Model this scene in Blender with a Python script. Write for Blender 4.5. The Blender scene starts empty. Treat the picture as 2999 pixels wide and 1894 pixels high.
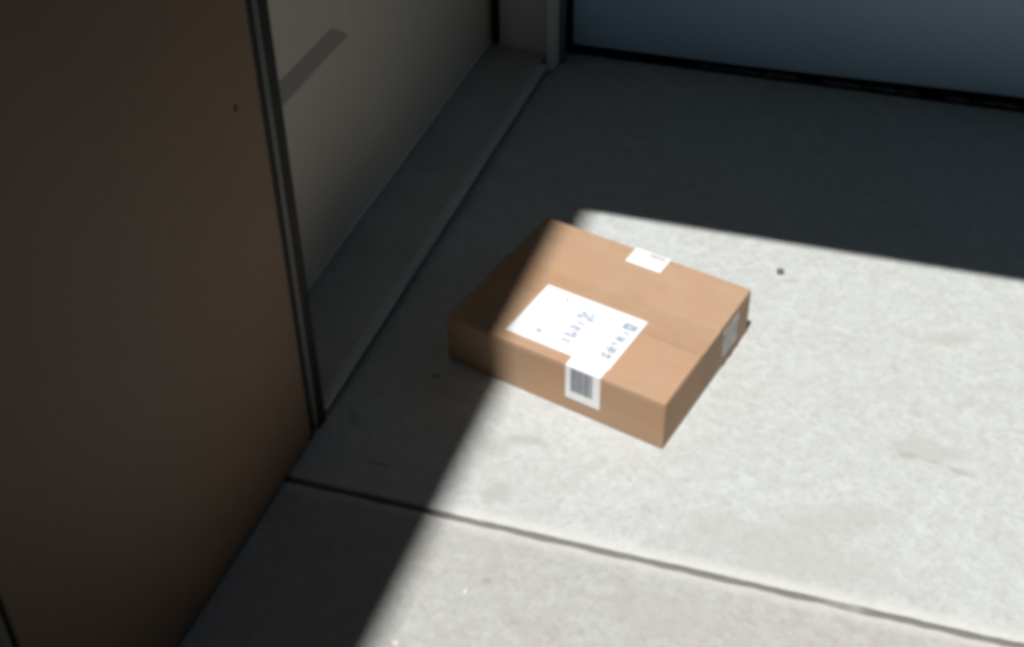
import bpy, bmesh, math, random
from mathutils import Vector, Matrix, noise
random.seed(7)
R = math.radians
sc = bpy.context.scene
col = sc.collection

# ---------------------------------------------------------------- camera
cd = bpy.data.cameras.new('camera'); cam = bpy.data.objects.new('camera', cd); col.objects.link(cam)
cd.sensor_width = 36; cd.lens = 46.256; cd.clip_start = 0.05; cd.clip_end = 500
r = Vector((0.95160046, 0.30689851, -0.01642738))
d = Vector((0.17757337, -0.59265482, -0.78563857))
f = Vector((-0.25084708, 0.74469696, -0.61846761))
M = Matrix.Identity(4)
for i in range(3):
    M[i][0] = r[i]; M[i][1] = -d[i]; M[i][2] = -f[i]
M[0][3], M[1][3], M[2][3] = 0, 0, 1.25
cam.matrix_world = M
sc.camera = cam

# ---------------------------------------------------------------- world, sun
sun_vec = Vector((-0.0425, -0.36, 1.0)).normalized()          # towards the sun
elev = math.asin(sun_vec.z)
azim = math.atan2(sun_vec.x, sun_vec.y)                      # clockwise from +Y
w = bpy.data.worlds.new('World'); sc.world = w; w.use_nodes = True
nt = w.node_tree; nt.nodes.clear()
sky = nt.nodes.new('ShaderNodeTexSky'); sky.sky_type = 'NISHITA'; sky.sun_disc = False
sky.sun_elevation = elev; sky.sun_rotation = azim
sky.dust_density = 1.1; sky.air_density = 0.8; sky.ozone_density = 0.0
bg = nt.nodes.new('ShaderNodeBackground'); bg.inputs[1].default_value = 0.05
wo = nt.nodes.new('ShaderNodeOutputWorld')
nt.links.new(sky.outputs[0], bg.inputs[0]); nt.links.new(bg.outputs[0], wo.inputs[0])
sl = bpy.data.lights.new('sun', 'SUN'); sl.energy = 5.0; sl.angle = R(0.53); sl.color = (1, 0.972, 0.935)
so = bpy.data.objects.new('sun', sl); col.objects.link(so)
so.rotation_euler = sun_vec.to_track_quat('Z', 'Y').to_euler(); so.location = (0, -3, 8)
sc.view_settings.view_transform = 'Standard'; sc.view_settings.look = 'None'
sc.view_settings.exposure = 0.02; sc.view_settings.gamma = 1
sc.render.engine = 'CYCLES'
sc.cycles.pixel_filter_type = 'BLACKMAN_HARRIS'; sc.cycles.filter_width = 4.6
sc.cycles.max_bounces = 12; sc.cycles.diffuse_bounces = 8

# ---------------------------------------------------------------- materials
def mat(name, base, rough=0.8, var=(), bump=(), spec=0.3, metal=0.0, stretch=(1, 1, 1), bstr=0.3, bdist=0.002):
    """base colour mixed with noise layers: var = [(scale, colour, lo, hi, amount)], bump = [(scale, weight)]"""
    m = bpy.data.materials.new(name); m.use_nodes = True
    n = m.node_tree.nodes; l = m.node_tree.links
    p = n['Principled BSDF']; p.inputs['Roughness'].default_value = rough
    p.inputs['Specular IOR Level'].default_value = spec; p.inputs['Metallic'].default_value = metal
    tc = n.new('ShaderNodeTexCoord'); mp = n.new('ShaderNodeMapping'); mp.inputs['Scale'].default_value = stretch; mp.inputs['Rotation'].default_value = (0.3, 0.2, 0.4) if stretch == (1, 1, 1) else (0, 0, 0)
    l.new(tc.outputs['Object'], mp.inputs[0])
    c = n.new('ShaderNodeRGB'); c.outputs[0].default_value = (*base, 1); cur = c.outputs[0]
    for k, (s, colr, lo, hi, amt) in enumerate(var):
        t = n.new('ShaderNodeTexNoise'); t.inputs['Scale'].default_value = s; t.inputs['Detail'].default_value = 5
        t.inputs['Roughness'].default_value = 0.6
        l.new(mp.outputs[0], t.inputs['Vector'])
        mr = n.new('ShaderNodeMapRange'); mr.inputs[1].default_value = lo; mr.inputs[2].default_value = hi
        mr.inputs[4].default_value = amt; l.new(t.outputs[0], mr.inputs[0])
        mx = n.new('ShaderNodeMix'); mx.data_type = 'RGBA'
        l.new(mr.outputs[0], mx.inputs[0]); l.new(cur, mx.inputs[6]); mx.inputs[7].default_value = (*colr, 1)
        cur = mx.outputs[2]
    l.new(cur, p.inputs['Base Color'])
    if bump:
        acc = None
        for s, wt in bump:
            t = n.new('ShaderNodeTexNoise'); t.inputs['Scale'].default_value = s; t.inputs['Detail'].default_value = 4
            l.new(mp.outputs[0], t.inputs['Vector'])
            a = n.new('ShaderNodeMath'); a.operation = 'MULTIPLY'; a.inputs[1].default_value = wt
            l.new(t.outputs[0], a.inputs[0])
            if acc is None: acc = a.outputs[0]
            else:
                b = n.new('ShaderNodeMath'); l.new(acc, b.inputs[0]); l.new(a.outputs[0], b.inputs[1]); acc = b.outputs[0]
        bp = n.new('ShaderNodeBump'); bp.inputs['Strength'].default_value = bstr; bp.inputs['Distance'].default_value = bdist
        l.new(acc, bp.inputs['Height']); l.new(bp.outputs[0], p.inputs['Normal'])
    m['cur'] = 0
    return m

def concrete():
    m = mat('concrete', (0.495, 0.53, 0.525), 0.9,
            var=[(1.3, (0.47, 0.485, 0.475), 0.4, 0.65, 0.7), (8, (0.46, 0.475, 0.465), 0.45, 0.68, 0.6),
                 (26, (0.44, 0.45, 0.44), 0.45, 0.68, 0.7), (60, (0.57, 0.60, 0.60), 0.46, 0.68, 0.6),
                 (110, (0.38, 0.38, 0.375), 0.48, 0.70, 0.6), (420, (0.22, 0.22, 0.21), 0.62, 0.72, 0.8)],
            bump=[(60, 0.6), (220, 0.8), (9, 1.0)], bstr=0.7, bdist=0.0015, spec=0.08)
    n = m.node_tree.nodes; l = m.node_tree.links; p = n['Principled BSDF']
    cur = p.inputs['Base Color'].links[0].from_socket
    tc = n.new('ShaderNodeTexCoord'); sx = n.new('ShaderNodeSeparateXYZ'); l.new(tc.outputs['Object'], sx.inputs[0])
    def mix(fac, colr, mode='MIX'):
        nonlocal cur
        mx = n.new('ShaderNodeMix'); mx.data_type = 'RGBA'; mx.blend_type = mode
        l.new(fac, mx.inputs[0]); l.new(cur, mx.inputs[6]); mx.inputs[7].default_value = (*colr, 1); cur = mx.outputs[2]
    # the near slab was poured from a slightly darker, warmer mix
    lt = n.new('ShaderNodeMath'); lt.operation = 'LESS_THAN'; lt.inputs[1].default_value = 1.1; l.new(sx.outputs[1], lt.inputs[0])
    a = n.new('ShaderNodeMath'); a.operation = 'MULTIPLY'; a.inputs[1].default_value = 1.0; l.new(lt.outputs[0], a.inputs[0])
    mix(a.outputs[0], (0.86, 0.835, 0.82), 'MULTIPLY')
    # individual stains: (x, y, rx, ry, rotation, colour, amount)
    wn = n.new('ShaderNodeTexNoise'); wn.inputs['Scale'].default_value = 30; wn.inputs['Detail'].default_value = 4
    l.new(tc.outputs['Object'], wn.inputs['Vector'])
    for (x, y, rx, ry, a_, colr, amt) in [
            (0.095, 1.385, 0.016, 0.007, 0, (0.33, 0.32, 0.30), 0.7), (0.13, 1.382, 0.014, 0.006, 0, (0.33, 0.32, 0.30), 0.6), (0.165, 1.372, 0.02, 0.007, -8, (0.33, 0.32, 0.30), 0.6), (0.12, 1.40, 0.06, 0.03, 0, (0.40, 0.395, 0.38), 0.5),
            (-0.41, 1.262, 0.034, 0.010, 4, (0.36, 0.36, 0.34), 0.6), (-0.45, 1.235, 0.02, 0.03, 15, (0.36, 0.34, 0.33), 0.5),
            (-0.415, 1.155, 0.03, 0.02, 10, (0.38, 0.39, 0.37), 0.55),
            (-0.583, 1.160, 0.024, 0.005, -4, (0.27, 0.27, 0.26), 0.8), (-0.575, 1.354, 0.009, 0.006, 0, (0.22, 0.22, 0.22), 0.8), (-0.655, 1.235, 0.014, 0.008, -40, (0.28, 0.28, 0.27), 0.6),
            (-0.38, 1.009, 0.007, 0.006, 0, (0.30, 0.27, 0.26), 0.6), (-0.05, 1.16, 0.16, 0.05, 0, (0.41, 0.41, 0.40), 0.5),
            (-0.16, 1.02, 0.09, 0.03, 0, (0.40, 0.39, 0.38), 0.5), (0.13, 1.66, 0.05, 0.02, 12, (0.40, 0.40, 0.37), 0.5),
            (0.02, 1.24, 0.10, 0.03, 20, (0.41, 0.41, 0.40), 0.5), (-0.117, 1.735, 0.013, 0.008, 0, (0.38, 0.38, 0.36), 0.5)]:
        mp = n.new('ShaderNodeMapping'); mp.vector_type = 'TEXTURE'
        mp.inputs['Location'].default_value = (x, y, 0); mp.inputs['Scale'].default_value = (rx, ry, 1)
        mp.inputs['Rotation'].default_value = (0, 0, R(a_)); l.new(tc.outputs['Object'], mp.inputs[0])
        ln = n.new('ShaderNodeVectorMath'); ln.operation = 'LENGTH'; l.new(mp.outputs[0], ln.inputs[0])
        ad = n.new('ShaderNodeMath'); ad.operation = 'MULTIPLY_ADD'; ad.inputs[1].default_value = 1.6
        l.new(wn.outputs[0], ad.inputs[0]); l.new(ln.outputs['Value'], ad.inputs[2])
        mr = n.new('ShaderNodeMapRange'); mr.interpolation_type = 'SMOOTHSTEP'
        mr.inputs[1].default_value = 1.15; mr.inputs[2].default_value = 2.1; mr.inputs[3].default_value = amt; mr.inputs[4].default_value = 0
        l.new(ad.outputs[0], mr.inputs[0]); mix(mr.outputs[0], colr)
    # pale arris by the control joint: wear plus painted edge highlight; dirt lying in it
    ab = n.new('ShaderNodeMath'); ab.operation = 'SUBTRACT'; ab.inputs[1].default_value = 1.1; l.new(sx.outputs[1], ab.inputs[0])
    ac = n.new('ShaderNodeMath'); ac.operation = 'ABSOLUTE'; l.new(ab.outputs[0], ac.inputs[0])
    aw = n.new('ShaderNodeMath'); aw.operation = 'MULTIPLY_ADD'; aw.inputs[1].default_value = 0.012; l.new(wn.outputs[0], aw.inputs[0]); l.new(ac.outputs[0], aw.inputs[2])
    mr = n.new('ShaderNodeMapRange'); mr.interpolation_type = 'SMOOTHSTEP'; mr.inputs[1].default_value = 0.016; mr.inputs[2].default_value = 0.034
    mr.inputs[3].default_value = 0.55; mr.inputs[4].default_value = 0; l.new(aw.outputs[0], mr.inputs[0]); mix(mr.outputs[0], (0.60, 0.60, 0.58))
    zz = n.new('ShaderNodeMapRange'); zz.inputs[1].default_value = -0.006; zz.inputs[2].default_value = -0.002; zz.inputs[3].default_value = 0.85; zz.inputs[4].default_value = 0
    l.new(sx.outputs[2], zz.inputs[0]); mix(zz.outputs[0], (0.13, 0.125, 0.115))
    l.new(cur, p.inputs['Base Color'])
    return m

def cardboard(name, base, axis=0):
    st = (6, 160, 60) if axis == 0 else (6, 160, 60)
    m = mat(name, base, 0.75,
            var=[(1.0, tuple(c * 0.93 for c in base), 0.42, 0.62, 0.8)], stretch=st, spec=0.25,
            bump=[(2.0, 1.0)], bstr=0.3, bdist=0.0006)
    n = m.node_tree.nodes; l = m.node_tree.links; p = n['Principled BSDF']
    cur = p.inputs['Base Color'].links[0].from_socket
    tc = n.new('ShaderNodeTexCoord')
    for s, cc, lo, hi, amt in [(14, (base[0] * 1.02, base[1] * 1.12, base[2] * 1.2), 0.5, 0.7, 0.6), (40, tuple(c * 0.8 for c in base), 0.55, 0.8, 0.5),
                               (9, (base[0] * 1.08, base[1] * 0.97, base[2] * 0.88), 0.5, 0.7, 0.6)]:
        t = n.new('ShaderNodeTexNoise'); t.inputs['Scale'].default_value = s; t.inputs['Detail'].default_value = 4
        l.new(tc.outputs['Object'], t.inputs['Vector'])
        mr = n.new('ShaderNodeMapRange'); mr.inputs[1].default_value = lo; mr.inputs[2].default_value = hi; mr.inputs[4].default_value = amt
        l.new(t.outputs[0], mr.inputs[0]); mx = n.new('ShaderNodeMix'); mx.data_type = 'RGBA'
        l.new(mr.outputs[0], mx.inputs[0]); l.new(cur, mx.inputs[6]); mx.inputs[7].default_value = (*cc, 1); cur = mx.outputs[2]
    l.new(cur, p.inputs['Base Color'])
    return m

M_conc = concrete()
M_brown = mat('brown_paint', (0.225, 0.142, 0.088), 0.6, var=[(2.5, (0.165, 0.118, 0.085), 0.4, 0.7, 0.7), (60, (0.16, 0.115, 0.085), 0.5, 0.8, 0.3)],
              bump=[(140, 0.7), (30, 0.6), (6, 1.0)], bstr=0.45, bdist=0.0015)
M_screw = mat('dull_screw', (0.11, 0.075, 0.05), 0.6)
M_trim = mat('grey_trim', (0.13, 0.13, 0.125), 0.5, var=[(20, (0.16, 0.16, 0.15), 0.45, 0.75, 0.6)], bump=[(80, 0.5)], bstr=0.15)
M_door = mat('taupe_door_paint', (0.62, 0.55, 0.46), 0.5, var=[(5, (0.61, 0.56, 0.48), 0.45, 0.7, 0.6), (50, (0.55, 0.50, 0.44), 0.58, 0.8, 0.4)],
             bump=[(120, 0.4), (10, 0.3)], bstr=0.15, bdist=0.001)
M_frame = mat('grey_frame_paint', (0.74, 0.74, 0.70), 0.55, var=[(9, (0.66, 0.665, 0.64), 0.45, 0.7, 0.6)], bump=[(90, 0.5)], bstr=0.15)
M_sill = mat('threshold_metal', (0.47, 0.475, 0.455), 0.5, var=[(12, (0.38, 0.385, 0.37), 0.45, 0.7, 0.8), (70, (0.60, 0.61, 0.60), 0.55, 0.8, 0.5)],
             bump=[(60, 0.5), (9, 0.5)], bstr=0.3, bdist=0.001, spec=0.3)
M_nose = mat('worn_nosing', (0.57, 0.58, 0.57), 0.5, var=[(16, (0.5, 0.51, 0.50), 0.45, 0.7, 0.8)], bump=[(60, 0.5)], bstr=0.3)
M_rubber = mat('black_rubber', (0.012, 0.012, 0.011), 0.7, var=[(30, (0.02, 0.02, 0.018), 0.4, 0.7, 0.8)])
M_blue = mat('blue_grey_paint', (0.49, 0.72, 0.90), 0.38, var=[(1.6, (0.45, 0.68, 0.87), 0.4, 0.7, 0.7), (7, (0.51, 0.72, 0.88), 0.5, 0.75, 0.4)],
             bump=[(14, 0.5), (150, 0.3)], bstr=0.12, bdist=0.001, spec=0.6)
M_base = mat('dark_base', (0.06, 0.066, 0.072), 0.8, var=[(25, (0.05, 0.05, 0.052), 0.45, 0.7, 0.8)], bump=[(50, 1)], bstr=0.4)
M_rubble = mat('mortar_bits', (0.30, 0.27, 0.255), 0.95, var=[(60, (0.05, 0.045, 0.045), 0.45, 0.7, 0.8)], bump=[(90, 1)], bstr=0.6)
M_plaster = mat('plaster', (0.12, 0.11, 0.10), 0.9, var=[(6, (0.10, 0.09, 0.08), 0.45, 0.7, 0.7)], bump=[(80, 1)], bstr=0.4)
M_soffit = mat('soffit', (0.045, 0.042, 0.038), 0.9, var=[(6, (0.035, 0.033, 0.03), 0.45, 0.7, 0.7)])
M_dull = mat('dull_blocker', (0.05, 0.05, 0.05), 0.9, var=[(6, (0.04, 0.04, 0.04), 0.45, 0.7, 0.7)], bump=[(80, 1)], bstr=0.4)  # for the added sky blockers, dark so they bounce little light
M_card = cardboard('cardboard', (0.445, 0.291, 0.188))
M_kraft = cardboard('kraft_tape', (0.42, 0.272, 0.172))
M_paper = mat('label_paper', (0.86, 0.87, 0.88), 0.45, var=[(30, (0.83, 0.845, 0.86), 0.5, 0.7, 0.5)], spec=0.4)
M_ink = mat('faded_ink', (0.27, 0.32, 0.44), 0.6, var=[(170, (0.78, 0.80, 0.84), 0.46, 0.60, 0.85)])
M_inklt = mat('pale_ink', (0.45, 0.46, 0.49), 0.6, var=[(150, (0.75, 0.75, 0.78), 0.45, 0.65, 0.8)])
M_bar = mat('barcode_ink', (0.19, 0.21, 0.25), 0.6, var=[(120, (0.3, 0.32, 0.36), 0.5, 0.7, 0.7)])
M_pouch = mat('grey_pouch', (0.33, 0.315, 0.30), 0.25, var=[(30, (0.22, 0.21, 0.20), 0.45, 0.65, 0.8)], spec=0.5, bump=[(60, 1)], bstr=0.4)
M_stone = mat('dark_stone', (0.10, 0.10, 0.10), 0.9, var=[(200, (0.2, 0.2, 0.19), 0.45, 0.7, 0.6)])
M_chalk = mat('pale_chip', (0.64, 0.63, 0.61), 0.9, var=[(200, (0.6, 0.6, 0.58), 0.5, 0.7, 0.6)])

# ---------------------------------------------------------------- helpers
def obj(name, bm, m, parent=None, smooth=False, bevel=0, seg=2, label=None):
    me = bpy.data.meshes.new(name); bmesh.ops.recalc_face_normals(bm, faces=bm.faces); bm.to_mesh(me); bm.free()
    me.materials.append(m); o = bpy.data.objects.new(name, me); col.objects.link(o)
    if smooth:
        for p in me.polygons: p.use_smooth = True
    if bevel:
        b = o.modifiers.new('bevel', 'BEVEL'); b.width = bevel; b.segments = seg; b.limit_method = 'ANGLE'; b.angle_limit = R(35)
    if parent: o.parent = parent
    if label: o['label'] = label
    return o
def thing(name, label, cat, loc=(0, 0, 0), rz=0, group=None):
    o = bpy.data.objects.new(name, None); o.empty_display_size = 0.1; col.objects.link(o)
    o.location = loc; o.rotation_euler = (0, 0, rz); o['label'] = label; o['category'] = cat
    if group: o['group'] = group
    return o
def tag(o, label, cat, group=None):
    o['label'] = label; o['category'] = cat
    if group: o['group'] = group
    return o
def box(bm, x0, x1, y0, y1, z0, z1, fn=None):
    vs = [bm.verts.new(fn(Vector((x, y, z))) if fn else (x, y, z)) for x in (x0, x1) for y in (y0, y1) for z in (z0, z1)]
    for q in ((0, 1, 3, 2), (4, 6, 7, 5), (0, 4, 5, 1), (2, 3, 7, 6), (0, 2, 6, 4), (1, 5, 7, 3)):
        bm.faces.new([vs[i] for i in q])
def bx(*a, fn=None):
    bm = bmesh.new(); box(bm, *a, fn=fn); return bm
def prism_y(prof, y0, y1):
    """profile of (x, z) points extruded along y"""
    bm = bmesh.new(); A = [bm.verts.new((x, y0, z)) for x, z in prof]; B = [bm.verts.new((x, y1, z)) for x, z in prof]
    n = len(prof); bm.faces.new(A); bm.faces.new(B[::-1])
    for i in range(n): bm.faces.new((A[i], A[(i + 1) % n], B[(i + 1) % n], B[i]))
    return bm

# ---------------------------------------------------------------- the concrete floor: one sheet with a tooled joint
bm = bmesh.new()
ys = [(-60, 0), (-8, 0), (0.5, 0), (1.06, 0), (1.082, 0), (1.0900, -.0002), (1.0928, -.0010), (1.0949, -.0028), (1.0956, -.008),
      (1.1044, -.008), (1.1051, -.0028), (1.1070, -.0010), (1.1098, -.0002), (1.118, 0), (1.14, 0), (1.9, 0), (2.6, 0), (60, 0)]
xs = [-60, -8, -2, -0.9] + [-0.8 + 0.006 * i for i in range(300)] + [1.2, 3, 8, 60]
rows = []
for x in xs:
    row = []
    for y, z in ys:
        yy, zz = y, z
        if z < 0:
            s = 1 if y > 1.1 else -1
            q = noise.noise(Vector((x * 22, s * 9, 0))) * 0.0016 + noise.noise(Vector((x * 70, s * 5, 3))) * 0.0008
            yy += q
            if z > -.008: zz = min(-0.00005, z * (1 + 0.8 * noise.noise(Vector((x * 35, s * 4, 8)))))
            c = noise.noise(Vector((x * 11, 7, 1)))
            if z == -.008: zz = -0.0068 + 0.0035 * max(0, c) + 0.001 * noise.noise(Vector((x * 60, 1, 1)))
        row.append(bm.verts.new((x, yy, zz)))
    rows.append(row)
for a, b in zip(rows, rows[1:]):
    for j in range(len(ys) - 1): bm.faces.new((a[j], b[j], b[j + 1], a[j + 1]))
o = obj('concrete_floor', bm, M_conc, smooth=False); o['kind'] = 'structure'; o['label'] = 'pale concrete porch floor with one control joint'

# ---------------------------------------------------------------- facade wall (left), with its brown panel beside the doorway
WX = -0.69
fw = thing('facade_wall', 'dark brown painted house wall left of the door recess', 'wall', (WX, 0.9, 0))
def loc(o, p=None):
    return o
def child(name, bm, m, parent, **k):
    """mesh given in world coordinates, re-expressed in the parent's frame"""
    inv = (Matrix.Translation(parent.location) @ parent.rotation_euler.to_matrix().to_4x4()).inverted()
    root = parent
    if parent.parent:
        pp = parent.parent
        inv = (Matrix.Translation(pp.location) @ pp.rotation_euler.to_matrix().to_4x4()).inverted()
    bmesh.ops.transform(bm, matrix=inv, verts=bm.verts)
    return obj(name, bm, m, parent, **k)
# brown panel, with one small screw hole modelled as a recessed dark head
bm = bx(WX - .06, WX, .592, 1.1735, 0.011, 2.16)
panel = child('panel', bm, M_brown, fw, bevel=.003)
bm = bmesh.new(); bmesh.ops.create_cone(bm, segments=16, radius1=.0042, radius2=.0035, depth=.0016, cap_ends=True,
    matrix=Matrix.Translation((WX + .0008, 1.118, .550)) @ Matrix.Rotation(R(90), 4, 'Y'))
child('screw_head', bm, M_screw, panel)
for y0, y1, top in ((.574, .588, 0), (1.1875, 1.2005, 0)):
    child('edge_trim', bx(WX - .06, WX - .001, y0, y1, 0.009, 2.16), M_trim, fw, bevel=.002)
child('wall_core', bx(WX - .30, WX - .05, .56, 1.222, 0, 2.159), M_rubber, fw)
child('base_gap_shade', bx(WX - .0495, WX - .012, .5605, 1.2215, 0.0, .0085), M_rubber, fw)  # near-black strip paints the shade in the gap below the panel
for y0, y1, dx in ((1.2015, 1.2220, .001), (1.1745, 1.1865, .003), (.5885, .5915, .003), (.5605, .5735, .012)):
    child('dark_seal', bx(WX - .06, WX - dx, y0, y1, 0.001, 2.158), M_rubber, fw, bevel=.001)
child('recess_back', bx(WX - .30, WX - .12, .10, .5595, 0, 2.159), M_base, fw)
child('near_wall', bx(WX - .30, WX, -8, .0995, 0, 2.159), M_plaster, fw)
child('upper_wall', bx(WX - .30, WX, -8, 2.66, 2.16, 5.1), M_plaster, fw)
child('far_wall', bx(WX - .30, WX - .07, 2.374, 2.66, 0, 2.159), M_base, fw)

# ---------------------------------------------------------------- front door
DX = -0.822
fd = thing('front_door', 'taupe raised-panel front door with grey frame and threshold', 'door', (DX, 1.8, 0))
Y0, Y1, ZB = 1.2225, 2.345, 0.047
# leaf: face with recessed moulded rectangles
def leaf():
    bm = bmesh.new()
    yb = [1.23, 1.345, 1.690, 1.885, 2.23, Y1]; zb = [ZB, 0.352, 1.02, 1.14, 1.95, 2.09]
    for i in range(5):
        for j in range(5):
            y0, y1, z0, z1 = yb[i], yb[i + 1], zb[j], zb[j + 1]
            if i in (1, 3) and j in (1, 3):
                rings = []
                for ins, dx in ((0, 0), (.003, -.001), (.021, -.019), (.026, -.019), (.0285, -.017)):
                    rings.append([bm.verts.new((DX + dx, y, z)) for y, z in ((y0 + ins, z0 + ins), (y1 - ins, z0 + ins), (y1 - ins, z1 - ins), (y0 + ins, z1 - ins))])
                for a, b in zip(rings, rings[1:]):
                    for q in range(4): bm.faces.new((a[q], a[(q + 1) % 4], b[(q + 1) % 4], b[q]))
                bm.faces.new(rings[-1])
            else:
                bm.faces.new([bm.verts.new((DX, y, z)) for y, z in ((y0, z0), (y1, z0), (y1, z1), (y0, z1))])
    bmesh.ops.remove_doubles(bm, verts=bm.verts, dist=1e-5)
    # thickness: side, bottom and back faces
    X2 = DX - .044
    c = {(y, z): bm.verts.new((X2, y, z)) for y in (yb[0], yb[-1]) for z in (zb[0], zb[-1])}
    bm.faces.new([c[(yb[0], zb[0])], c[(yb[-1], zb[0])], c[(yb[-1], zb[-1])], c[(yb[0], zb[-1])]])
    def F(y, z):
        return min((v for v in bm.verts if abs(v.co.x - DX) < 1e-6), key=lambda v: (v.co.y - y) ** 2 + (v.co.z - z) ** 2)
    bm.faces.new([F(y, zb[0]) for y in yb] + [c[(yb[-1], zb[0])], c[(yb[0], zb[0])]])
    bm.faces.new([F(y, zb[-1]) for y in yb] + [c[(yb[-1], zb[-1])], c[(yb[0], zb[-1])]])
    bm.faces.new([F(yb[0], z) for z in zb] + [c[(yb[0], zb[-1])], c[(yb[0], zb[0])]])
    bm.faces.new([F(yb[-1], z) for z in zb] + [c[(yb[-1], zb[-1])], c[(yb[-1], zb[0])]])
    return bm
lf = child('door_leaf', leaf(), M_door, fd)
# knob on the leaf (above the picture)
bm = bmesh.new()
bmesh.ops.create_uvsphere(bm, u_segments=24, v_segments=12, radius=.028, matrix=Matrix.Translation((DX + .055, 2.28, .98)))
bmesh.ops.create_cone(bm, segments=24, radius1=.012, radius2=.012, depth=.05, cap_ends=True, matrix=Matrix.Translation((DX + .025, 2.28, .98)) @ Matrix.Rotation(R(90), 4, 'Y'))
bmesh.ops.create_cone(bm, segments=24, radius1=.032, radius2=.030, depth=.006, cap_ends=True, matrix=Matrix.Translation((DX + .004, 2.28, .98)) @ Matrix.Rotation(R(90), 4, 'Y'))
child('door_knob', bm, M_trim, lf, smooth=True)
child('door_sweep', bx(DX - .030, DX + .004, 1.232, 2.343, .0375, .0462), M_frame, fd, bevel=.0015)
child('weather_strip', bx(DX - .036, DX + .001, 1.231, 2.344, .030, .0372), M_rubber, fd)
# threshold: slopes out and down, with a rounded nosing
SX = WX
th = child('threshold', prism_y([(DX - .05, 0.0), (DX - .05, .0325), (DX + .001, .0325), (DX + .004, .031), (SX - .016, .0185), (SX - .016, 0.0)], Y0, 2.349), M_sill, fd)
child('nosing', prism_y([(SX - .0155, 0.0125), (SX - .0155, .0195), (SX - .008, .0190), (SX - .002, .0178), (SX + .0005, .0155), (SX - .001, .0125)], Y0 + .002, 2.306), M_nose, th)
child('kick_gap_shade', bx(SX - .0155, SX - .007, Y0 + .002, 2.306, 0, .0120), M_rubber, th)  # black colour stands in for shade in the undercut below the nosing
# frame: far jamb with stop, head, near jamb
child('jamb', bx(DX - .06, SX - .002, 2.3505, 2.372, .0, 2.11), M_frame, fd, bevel=.002)
child('jamb', bx(DX - .06, SX - .062, 1.2005, 1.2195, .0, 2.11), M_frame, fd, bevel=.002)
child('door_stop', bx(DX + .0045, DX + .018, 2.337, 2.3503, .036, 2.09), M_rubber, fd, bevel=.002)
child('head_jamb', bx(DX - .06, SX - .002, 1.2225, 2.350, 2.11, 2.158), M_frame, fd, bevel=.002)
# flat casing and its proud outer bead, ending at the floor
child('casing', bx(SX - .004, SX + .011, 2.312, 2.352, .002, 2.13), M_frame, fd, bevel=.002)
child('casing_bead', bx(SX + .0005, SX + .020, 2.3525, 2.374, .001, 2.13), M_trim, fd, bevel=.004, seg=3)

# ---------------------------------------------------------------- blue-grey side wall
BY = 2.41
sw = thing('side_wall', 'smooth blue-grey wall across the top right, behind the shaded floor', 'wall', (0.9, BY, 0))
bm = bmesh.new()
n = 40
def bot(x): return 0.017 + 0.017 * max(0, (x + .3)) ** 1.0 if x > -.3 else 0.017
xsb = [-.667 + i * (4.667 / n) for i in range(n + 1)]
F0, B0 = [], []
for x in xsb:
    zb_ = min(bot(x), .05)
    xt = x
    F0.append((bm.verts.new((x, BY, zb_)), bm.verts.new((x, BY, 2.099))))
    B0.append((bm.verts.new((x, BY + .05, zb_)), bm.verts.new((x, BY + .05, 2.099))))
for i in range(n):
    bm.faces.new((F0[i][0], F0[i + 1][0], F0[i + 1][1], F0[i][1])); bm.faces.new((B0[i][0], B0[i][1], B0[i + 1][1], B0[i + 1][0]))
    bm.faces.new((F0[i][0], B0[i][0], B0[i + 1][0], F0[i + 1][0])); bm.faces.new((F0[i][1], F0[i + 1][1], B0[i + 1][1], B0[i][1]))
bm.faces.new((F0[0][0], F0[0][1], B0[0][1], B0[0][0])); bm.faces.new((F0[n][0], B0[n][0], B0[n][1], F0[n][1]))
child('wall_sheet', bm, M_blue, sw, bevel=.004, seg=3)
child('wall_base', bx(-.755, 4.0, BY + .0505, BY + .20, 0, 2.099), M_base, sw)
child('floor_joint', bx(-.72, 4.0, BY - .009, BY + .0495, -.004, .003), M_rubber, sw)
# broken line of mortar under the sheet
bm = bmesh.new(); x = -.40
while x < 1.0:
    L = random.uniform(.02, .11); hh = random.uniform(.004, .0085)
    y0 = BY - .002 + random.uniform(0, .005)
    k = max(2, int(L / .012))
    top = []
    for i in range(k + 1):
        xx = x + L * i / k; h2 = hh * (0.45 if i in (0, k) else random.uniform(.75, 1.1)); yy = y0 + random.uniform(-.003, .003)
        top.append([bm.verts.new(v) for v in ((xx, yy, .0035), (xx, yy + .003, h2), (xx, BY + .010, h2), (xx, BY + .012, .0035))])
    for a, b in zip(top, top[1:]):
        for q in range(4): bm.faces.new((a[q], b[q], b[(q + 1) % 4], a[(q + 1) % 4]))
    bm.faces.new(top[0]); bm.faces.new(top[-1][::-1])
    x += L + random.choice((.004, .008, .03, .05))
child('mortar_line', bm, M_rubble, sw)

# ---------------------------------------------------------------- porch roof whose front edge throws the far shadow
PR_Z = 2.10; PR_Y = 1.838 - PR_Z * 0.36
pr = thing('porch_roof', 'flat porch roof slab above the far end of the porch', 'roof', (1.5, 1.7, PR_Z))
child('roof_slab', bx(WX + .001, 1.099, PR_Y, 2.62, PR_Z, PR_Z + .16), M_soffit, pr, bevel=.004)

# ---------------------------------------------------------------- unseen wall and roof slab added round the camera to block sky light
ow = thing('sky_block_wall', 'added unseen wall on the right, blocking sky light', 'wall', (1.10, 0, 0))
child('blocker_body', bx(1.10, 1.35, -8, 2.05, 0, 5.1), M_dull, ow, bevel=.004)
nr = thing('sky_block_roof', 'added unseen slab above and behind the viewer, blocking sky light', 'roof', (0.4, -4, 5.1))
child('roof_slab', bx(WX - .30, 1.35, -8, -1.06, 5.101, 5.3), M_dull, nr, bevel=.004)

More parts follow.
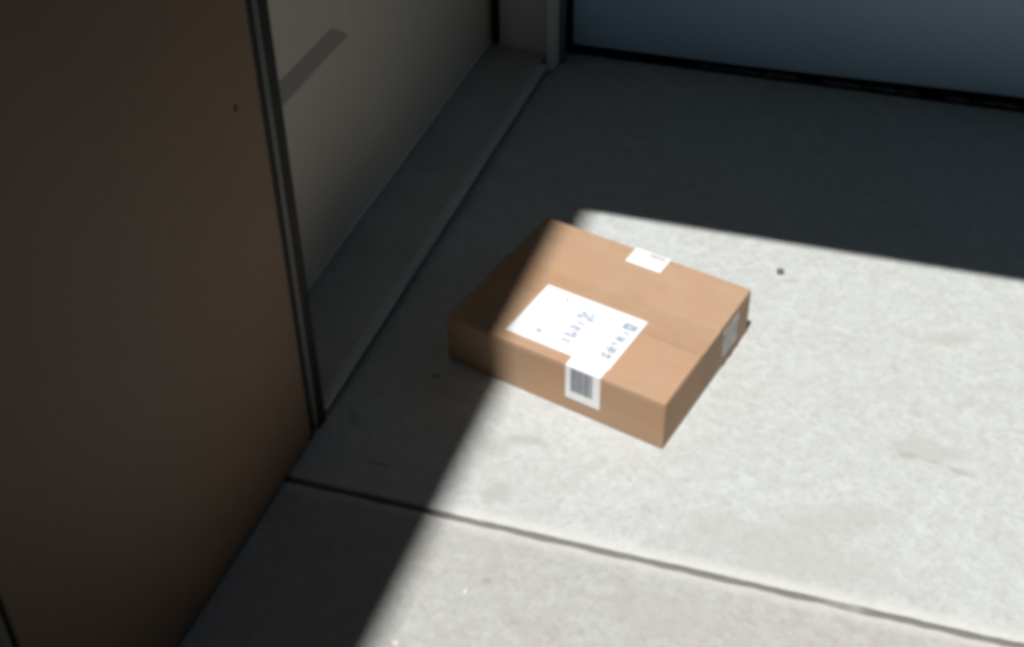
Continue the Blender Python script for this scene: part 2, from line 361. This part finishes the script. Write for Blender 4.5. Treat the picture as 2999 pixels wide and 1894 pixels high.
# ---------------------------------------------------------------- cardboard box
AL = R(-15.97); La, Wb, Hb, SK = .360, .295, .081, -.0167
cb = thing('cardboard_box', 'sealed brown cardboard parcel with white labels lying on the concrete by the door', 'box', (-.571, 1.398, 0), AL)
def sk(v):                                                    # the carton stands slightly out of square
    return Vector((v.x + v.y / Wb * SK, v.y, v.z))
def part(name, bm, m, parent, **k):
    for v in bm.verts: v.co = sk(v.co)
    return obj(name, bm, m, parent, **k)
cart = part('carton', bx(0, La, 0, Wb, .0005, .0775), M_card, cb, bevel=.0018, seg=3)
# flaps: fold over at the long sides, meet in the middle; slightly bowed
def flap(y0, y1):
    bm = bmesh.new(); nx, ny = 14, 8; G = []
    for i in range(nx + 1):
        r_ = []
        for j in range(ny + 1):
            x = .0006 + (La - .0012) * i / nx; y = y0 + (y1 - y0) * j / ny
            z = .0808 + .0006 * math.sin(math.pi * j / ny) * math.sin(math.pi * i / nx) + .0003 * noise.noise(Vector((x * 12, y * 12, y0)))
            r_.append(bm.verts.new((x, y, z)))
        G.append(r_)
    for i in range(nx):
        for j in range(ny): bm.faces.new((G[i][j], G[i + 1][j], G[i + 1][j + 1], G[i][j + 1]))
    ret = bmesh.ops.extrude_face_region(bm, geom=bm.faces[:])
    for v in ret['geom']:
        if isinstance(v, bmesh.types.BMVert): v.co.z = .0778
    return bm
for a, b in ((.0002, Wb / 2 - .0006), (Wb / 2 + .0006, Wb - .0002)):
    part('flap', flap(a, b), M_card, cb, bevel=.0008, seg=2)
def sheet(x0, x1, y0, y1, z, nx=8, ny=8, t=.0004):
    bm = bmesh.new(); G = []
    for i in range(nx + 1):
        G.append([bm.verts.new((x0 + (x1 - x0) * i / nx, y0 + (y1 - y0) * j / ny,
                 z + .0006 * math.sin(math.pi * min(1, max(0, ((y0 + (y1 - y0) * j / ny) % (Wb / 2)) / (Wb / 2)))) * math.sin(math.pi * (x0 + (x1 - x0) * i / nx) / La))) for j in range(ny + 1)])
    for i in range(nx):
        for j in range(ny): bm.faces.new((G[i][j], G[i + 1][j], G[i + 1][j + 1], G[i][j + 1]))
    ret = bmesh.ops.extrude_face_region(bm, geom=bm.faces[:])
    for v in ret['geom']:
        if isinstance(v, bmesh.types.BMVert): v.co.z -= t
    return bm
# paper sealing tape along the middle seam, turned down over both ends
tp = sheet(-.0006, La + .0006, Wb / 2 - .030, Wb / 2 + .030, .0816, 14, 8)
tape = part('sealing_tape', tp, M_kraft, cb)
part('tape_end', bx(La + .0002, La + .0007, Wb / 2 - .030, Wb / 2 + .030, .030, .0812), M_kraft, tape)
part('tape_end', bx(-.0007, -.0002, Wb / 2 - .030, Wb / 2 + .030, .030, .0812), M_kraft, tape)
# big address label on the top
LX0, LX1, LY0, LY1 = .093, .262, .0185, .142
lab = part('address_label', sheet(LX0, LX1, LY0, LY1, .0822), M_paper, cb)
def marks(rects, z, thick=.0003):
    bm = bmesh.new()
    for k, (x0, x1, y0, y1) in enumerate(rects): box(bm, x0, x1, y0, y1, z - .00003 * (k % 4), z + thick + .00006 * (k % 4))
    return bm
def lab_rect(i, j, di, dj):
    x = LX0 + (LX1 - LX0) * i; y = LY0 + (LY1 - LY0) * j; return (x - di / 2, x + di / 2, y - dj / 2, y + dj / 2)
def word_row(i, j0, j1, size, blanks):
    out = []; j = j0
    while j < j1:
        wj = random.uniform(.035, .06)
        if not any(a < j < b for a, b in blanks):
            out.append(lab_rect(i + random.uniform(-.006, .006), j, size * random.uniform(.55, 1.1), wj * .95 * (LY1 - LY0)))
            if random.random() < .6: out.append(lab_rect(i + .018, j + .01, size * .3, wj * .5 * (LY1 - LY0)))
        j += wj * 1.12
    return out
def topz(): return .0826
rects = None
def glyph_row(i, blobs):
    out = []
    for j, wd, hh, off in blobs:                     # each group of letters: three thin strokes and a bar across
        for q in (-.33, 0, .33):
            out.append(lab_rect(i + off + random.uniform(-.004, .004), j + q * wd, hh * 1.8 * random.uniform(.7, 1.0), wd * .30 * (LY1 - LY0)))
        out.append(lab_rect(i + off + random.uniform(-.012, .012), j, hh * .45, wd * (LY1 - LY0)))
    return out
part('printed_line', marks(glyph_row(.512, [(.20, .08, .010, .004), (.33, .10, .012, 0), (.45, .09, .011, -.004), (.56, .05, .008, 0), (.71, .14, .016, -.004)]), topz()), M_ink, lab)
part('printed_line', marks(glyph_row(.90, [(.21, .08, .012, -.006), (.33, .10, .013, -.003), (.44, .06, .009, 0), (.56, .10, .010, .002), (.68, .05, .008, .004), (.80, .12, .015, .004)]), topz()), M_ink, lab)
part('printed_mark', marks([lab_rect(.238, .184, .011, .010)], topz()), M_ink, lab)
part('faint_print', marks([lab_rect(.255, .855, .004, .010), lab_rect(.275, .80, .003, .012), lab_rect(.24, .89, .004, .006)], topz()), M_inklt, lab)
# routing label wrapped over the front edge
RX0, RX1 = .204, .260
rl = part('routing_label', sheet(RX0, RX1, -.0006, .0240, .0818, 4, 4), M_paper, cb)
part('folded_flap', bx(RX0, RX1, -.0009, -.0004, .0235, .0816), M_paper, rl)
bars = bmesh.new(); x = RX0 + .0085
while x < RX1 - .0125:
    bw = random.choice((.0010, .0016, .0022, .0028)); box(bars, x, x + bw, -.0013, -.0008, .0385, .0795); x += bw + random.choice((.0006, .0008, .0012))
part('barcode', bars, M_bar, rl)
# small label on the back edge
sx0, sx1 = .165, .225
sm = part('return_label', sheet(sx0, sx1, .2560, Wb + .0006, .0822, 4, 4), M_paper, cb)
part('folded_flap', bx(sx0, sx1, Wb + .0002, Wb + .0007, .040, .0820), M_paper, sm)
part('return_print', marks([(sx0 + .026, sx0 + .054, .2845, .2925), (sx0 + .034, sx0 + .054, .2775, .2815)], .0824), M_inklt, sm)
# grey documents pouch on the right end
def pz(v): return v
bm = bmesh.new(); G = []
for i in range(11):
    row = []
    for j in range(7):
        s = .66 + .19 * i / 10; z = .020 + .050 * j / 6
        row.append(bm.verts.new((La + .0012 + .0016 * max(0, math.sin(i * 1.3 + j)) * (0 < i < 10) * (0 < j < 6), s * Wb, z)))
    G.append(row)
for i in range(10):
    for j in range(6): bm.faces.new((G[i][j], G[i + 1][j], G[i + 1][j + 1], G[i][j + 1]))
ret = bmesh.ops.extrude_face_region(bm, geom=bm.faces[:])
for v in ret['geom']:
    if isinstance(v, bmesh.types.BMVert): v.co.x = La + .0003
pouch = part('document_pouch', bm, M_pouch, cb, smooth=True)

# ---------------------------------------------------------------- small litter on the floor
def lump(name, x, y, rx, ry, rz_, m, label, cat, seed):
    bm = bmesh.new(); bmesh.ops.create_icosphere(bm, subdivisions=3, radius=1)
    for v in bm.verts:
        k = 1 + .35 * noise.noise(v.co * 1.6 + Vector((seed, 0, 0)))
        v.co = Vector((v.co.x * rx * k, v.co.y * ry * k, max(-.2, v.co.z) * rz_ * k + .2 * rz_))
    o = obj(name, bm, m, smooth=True); o.location = (x, y, 0); tag(o, label, cat); return o
lump('pebble', -.1347, 1.7556, .0065, .0075, .004, M_stone, 'small dark pebble on the sunlit concrete beyond the box', 'pebble', 3)
lump('chalk_chip', -.399, .986, .0022, .005, .001, M_chalk, 'tiny pale chip on the near slab close to the shadow edge', 'chip', 5)
lump('chalk_chip', -.452, .888, .0045, .003, .0012, M_chalk, 'pale chip at the bottom edge of the sunlit floor', 'chip', 9)
print('objects', len(bpy.data.objects))
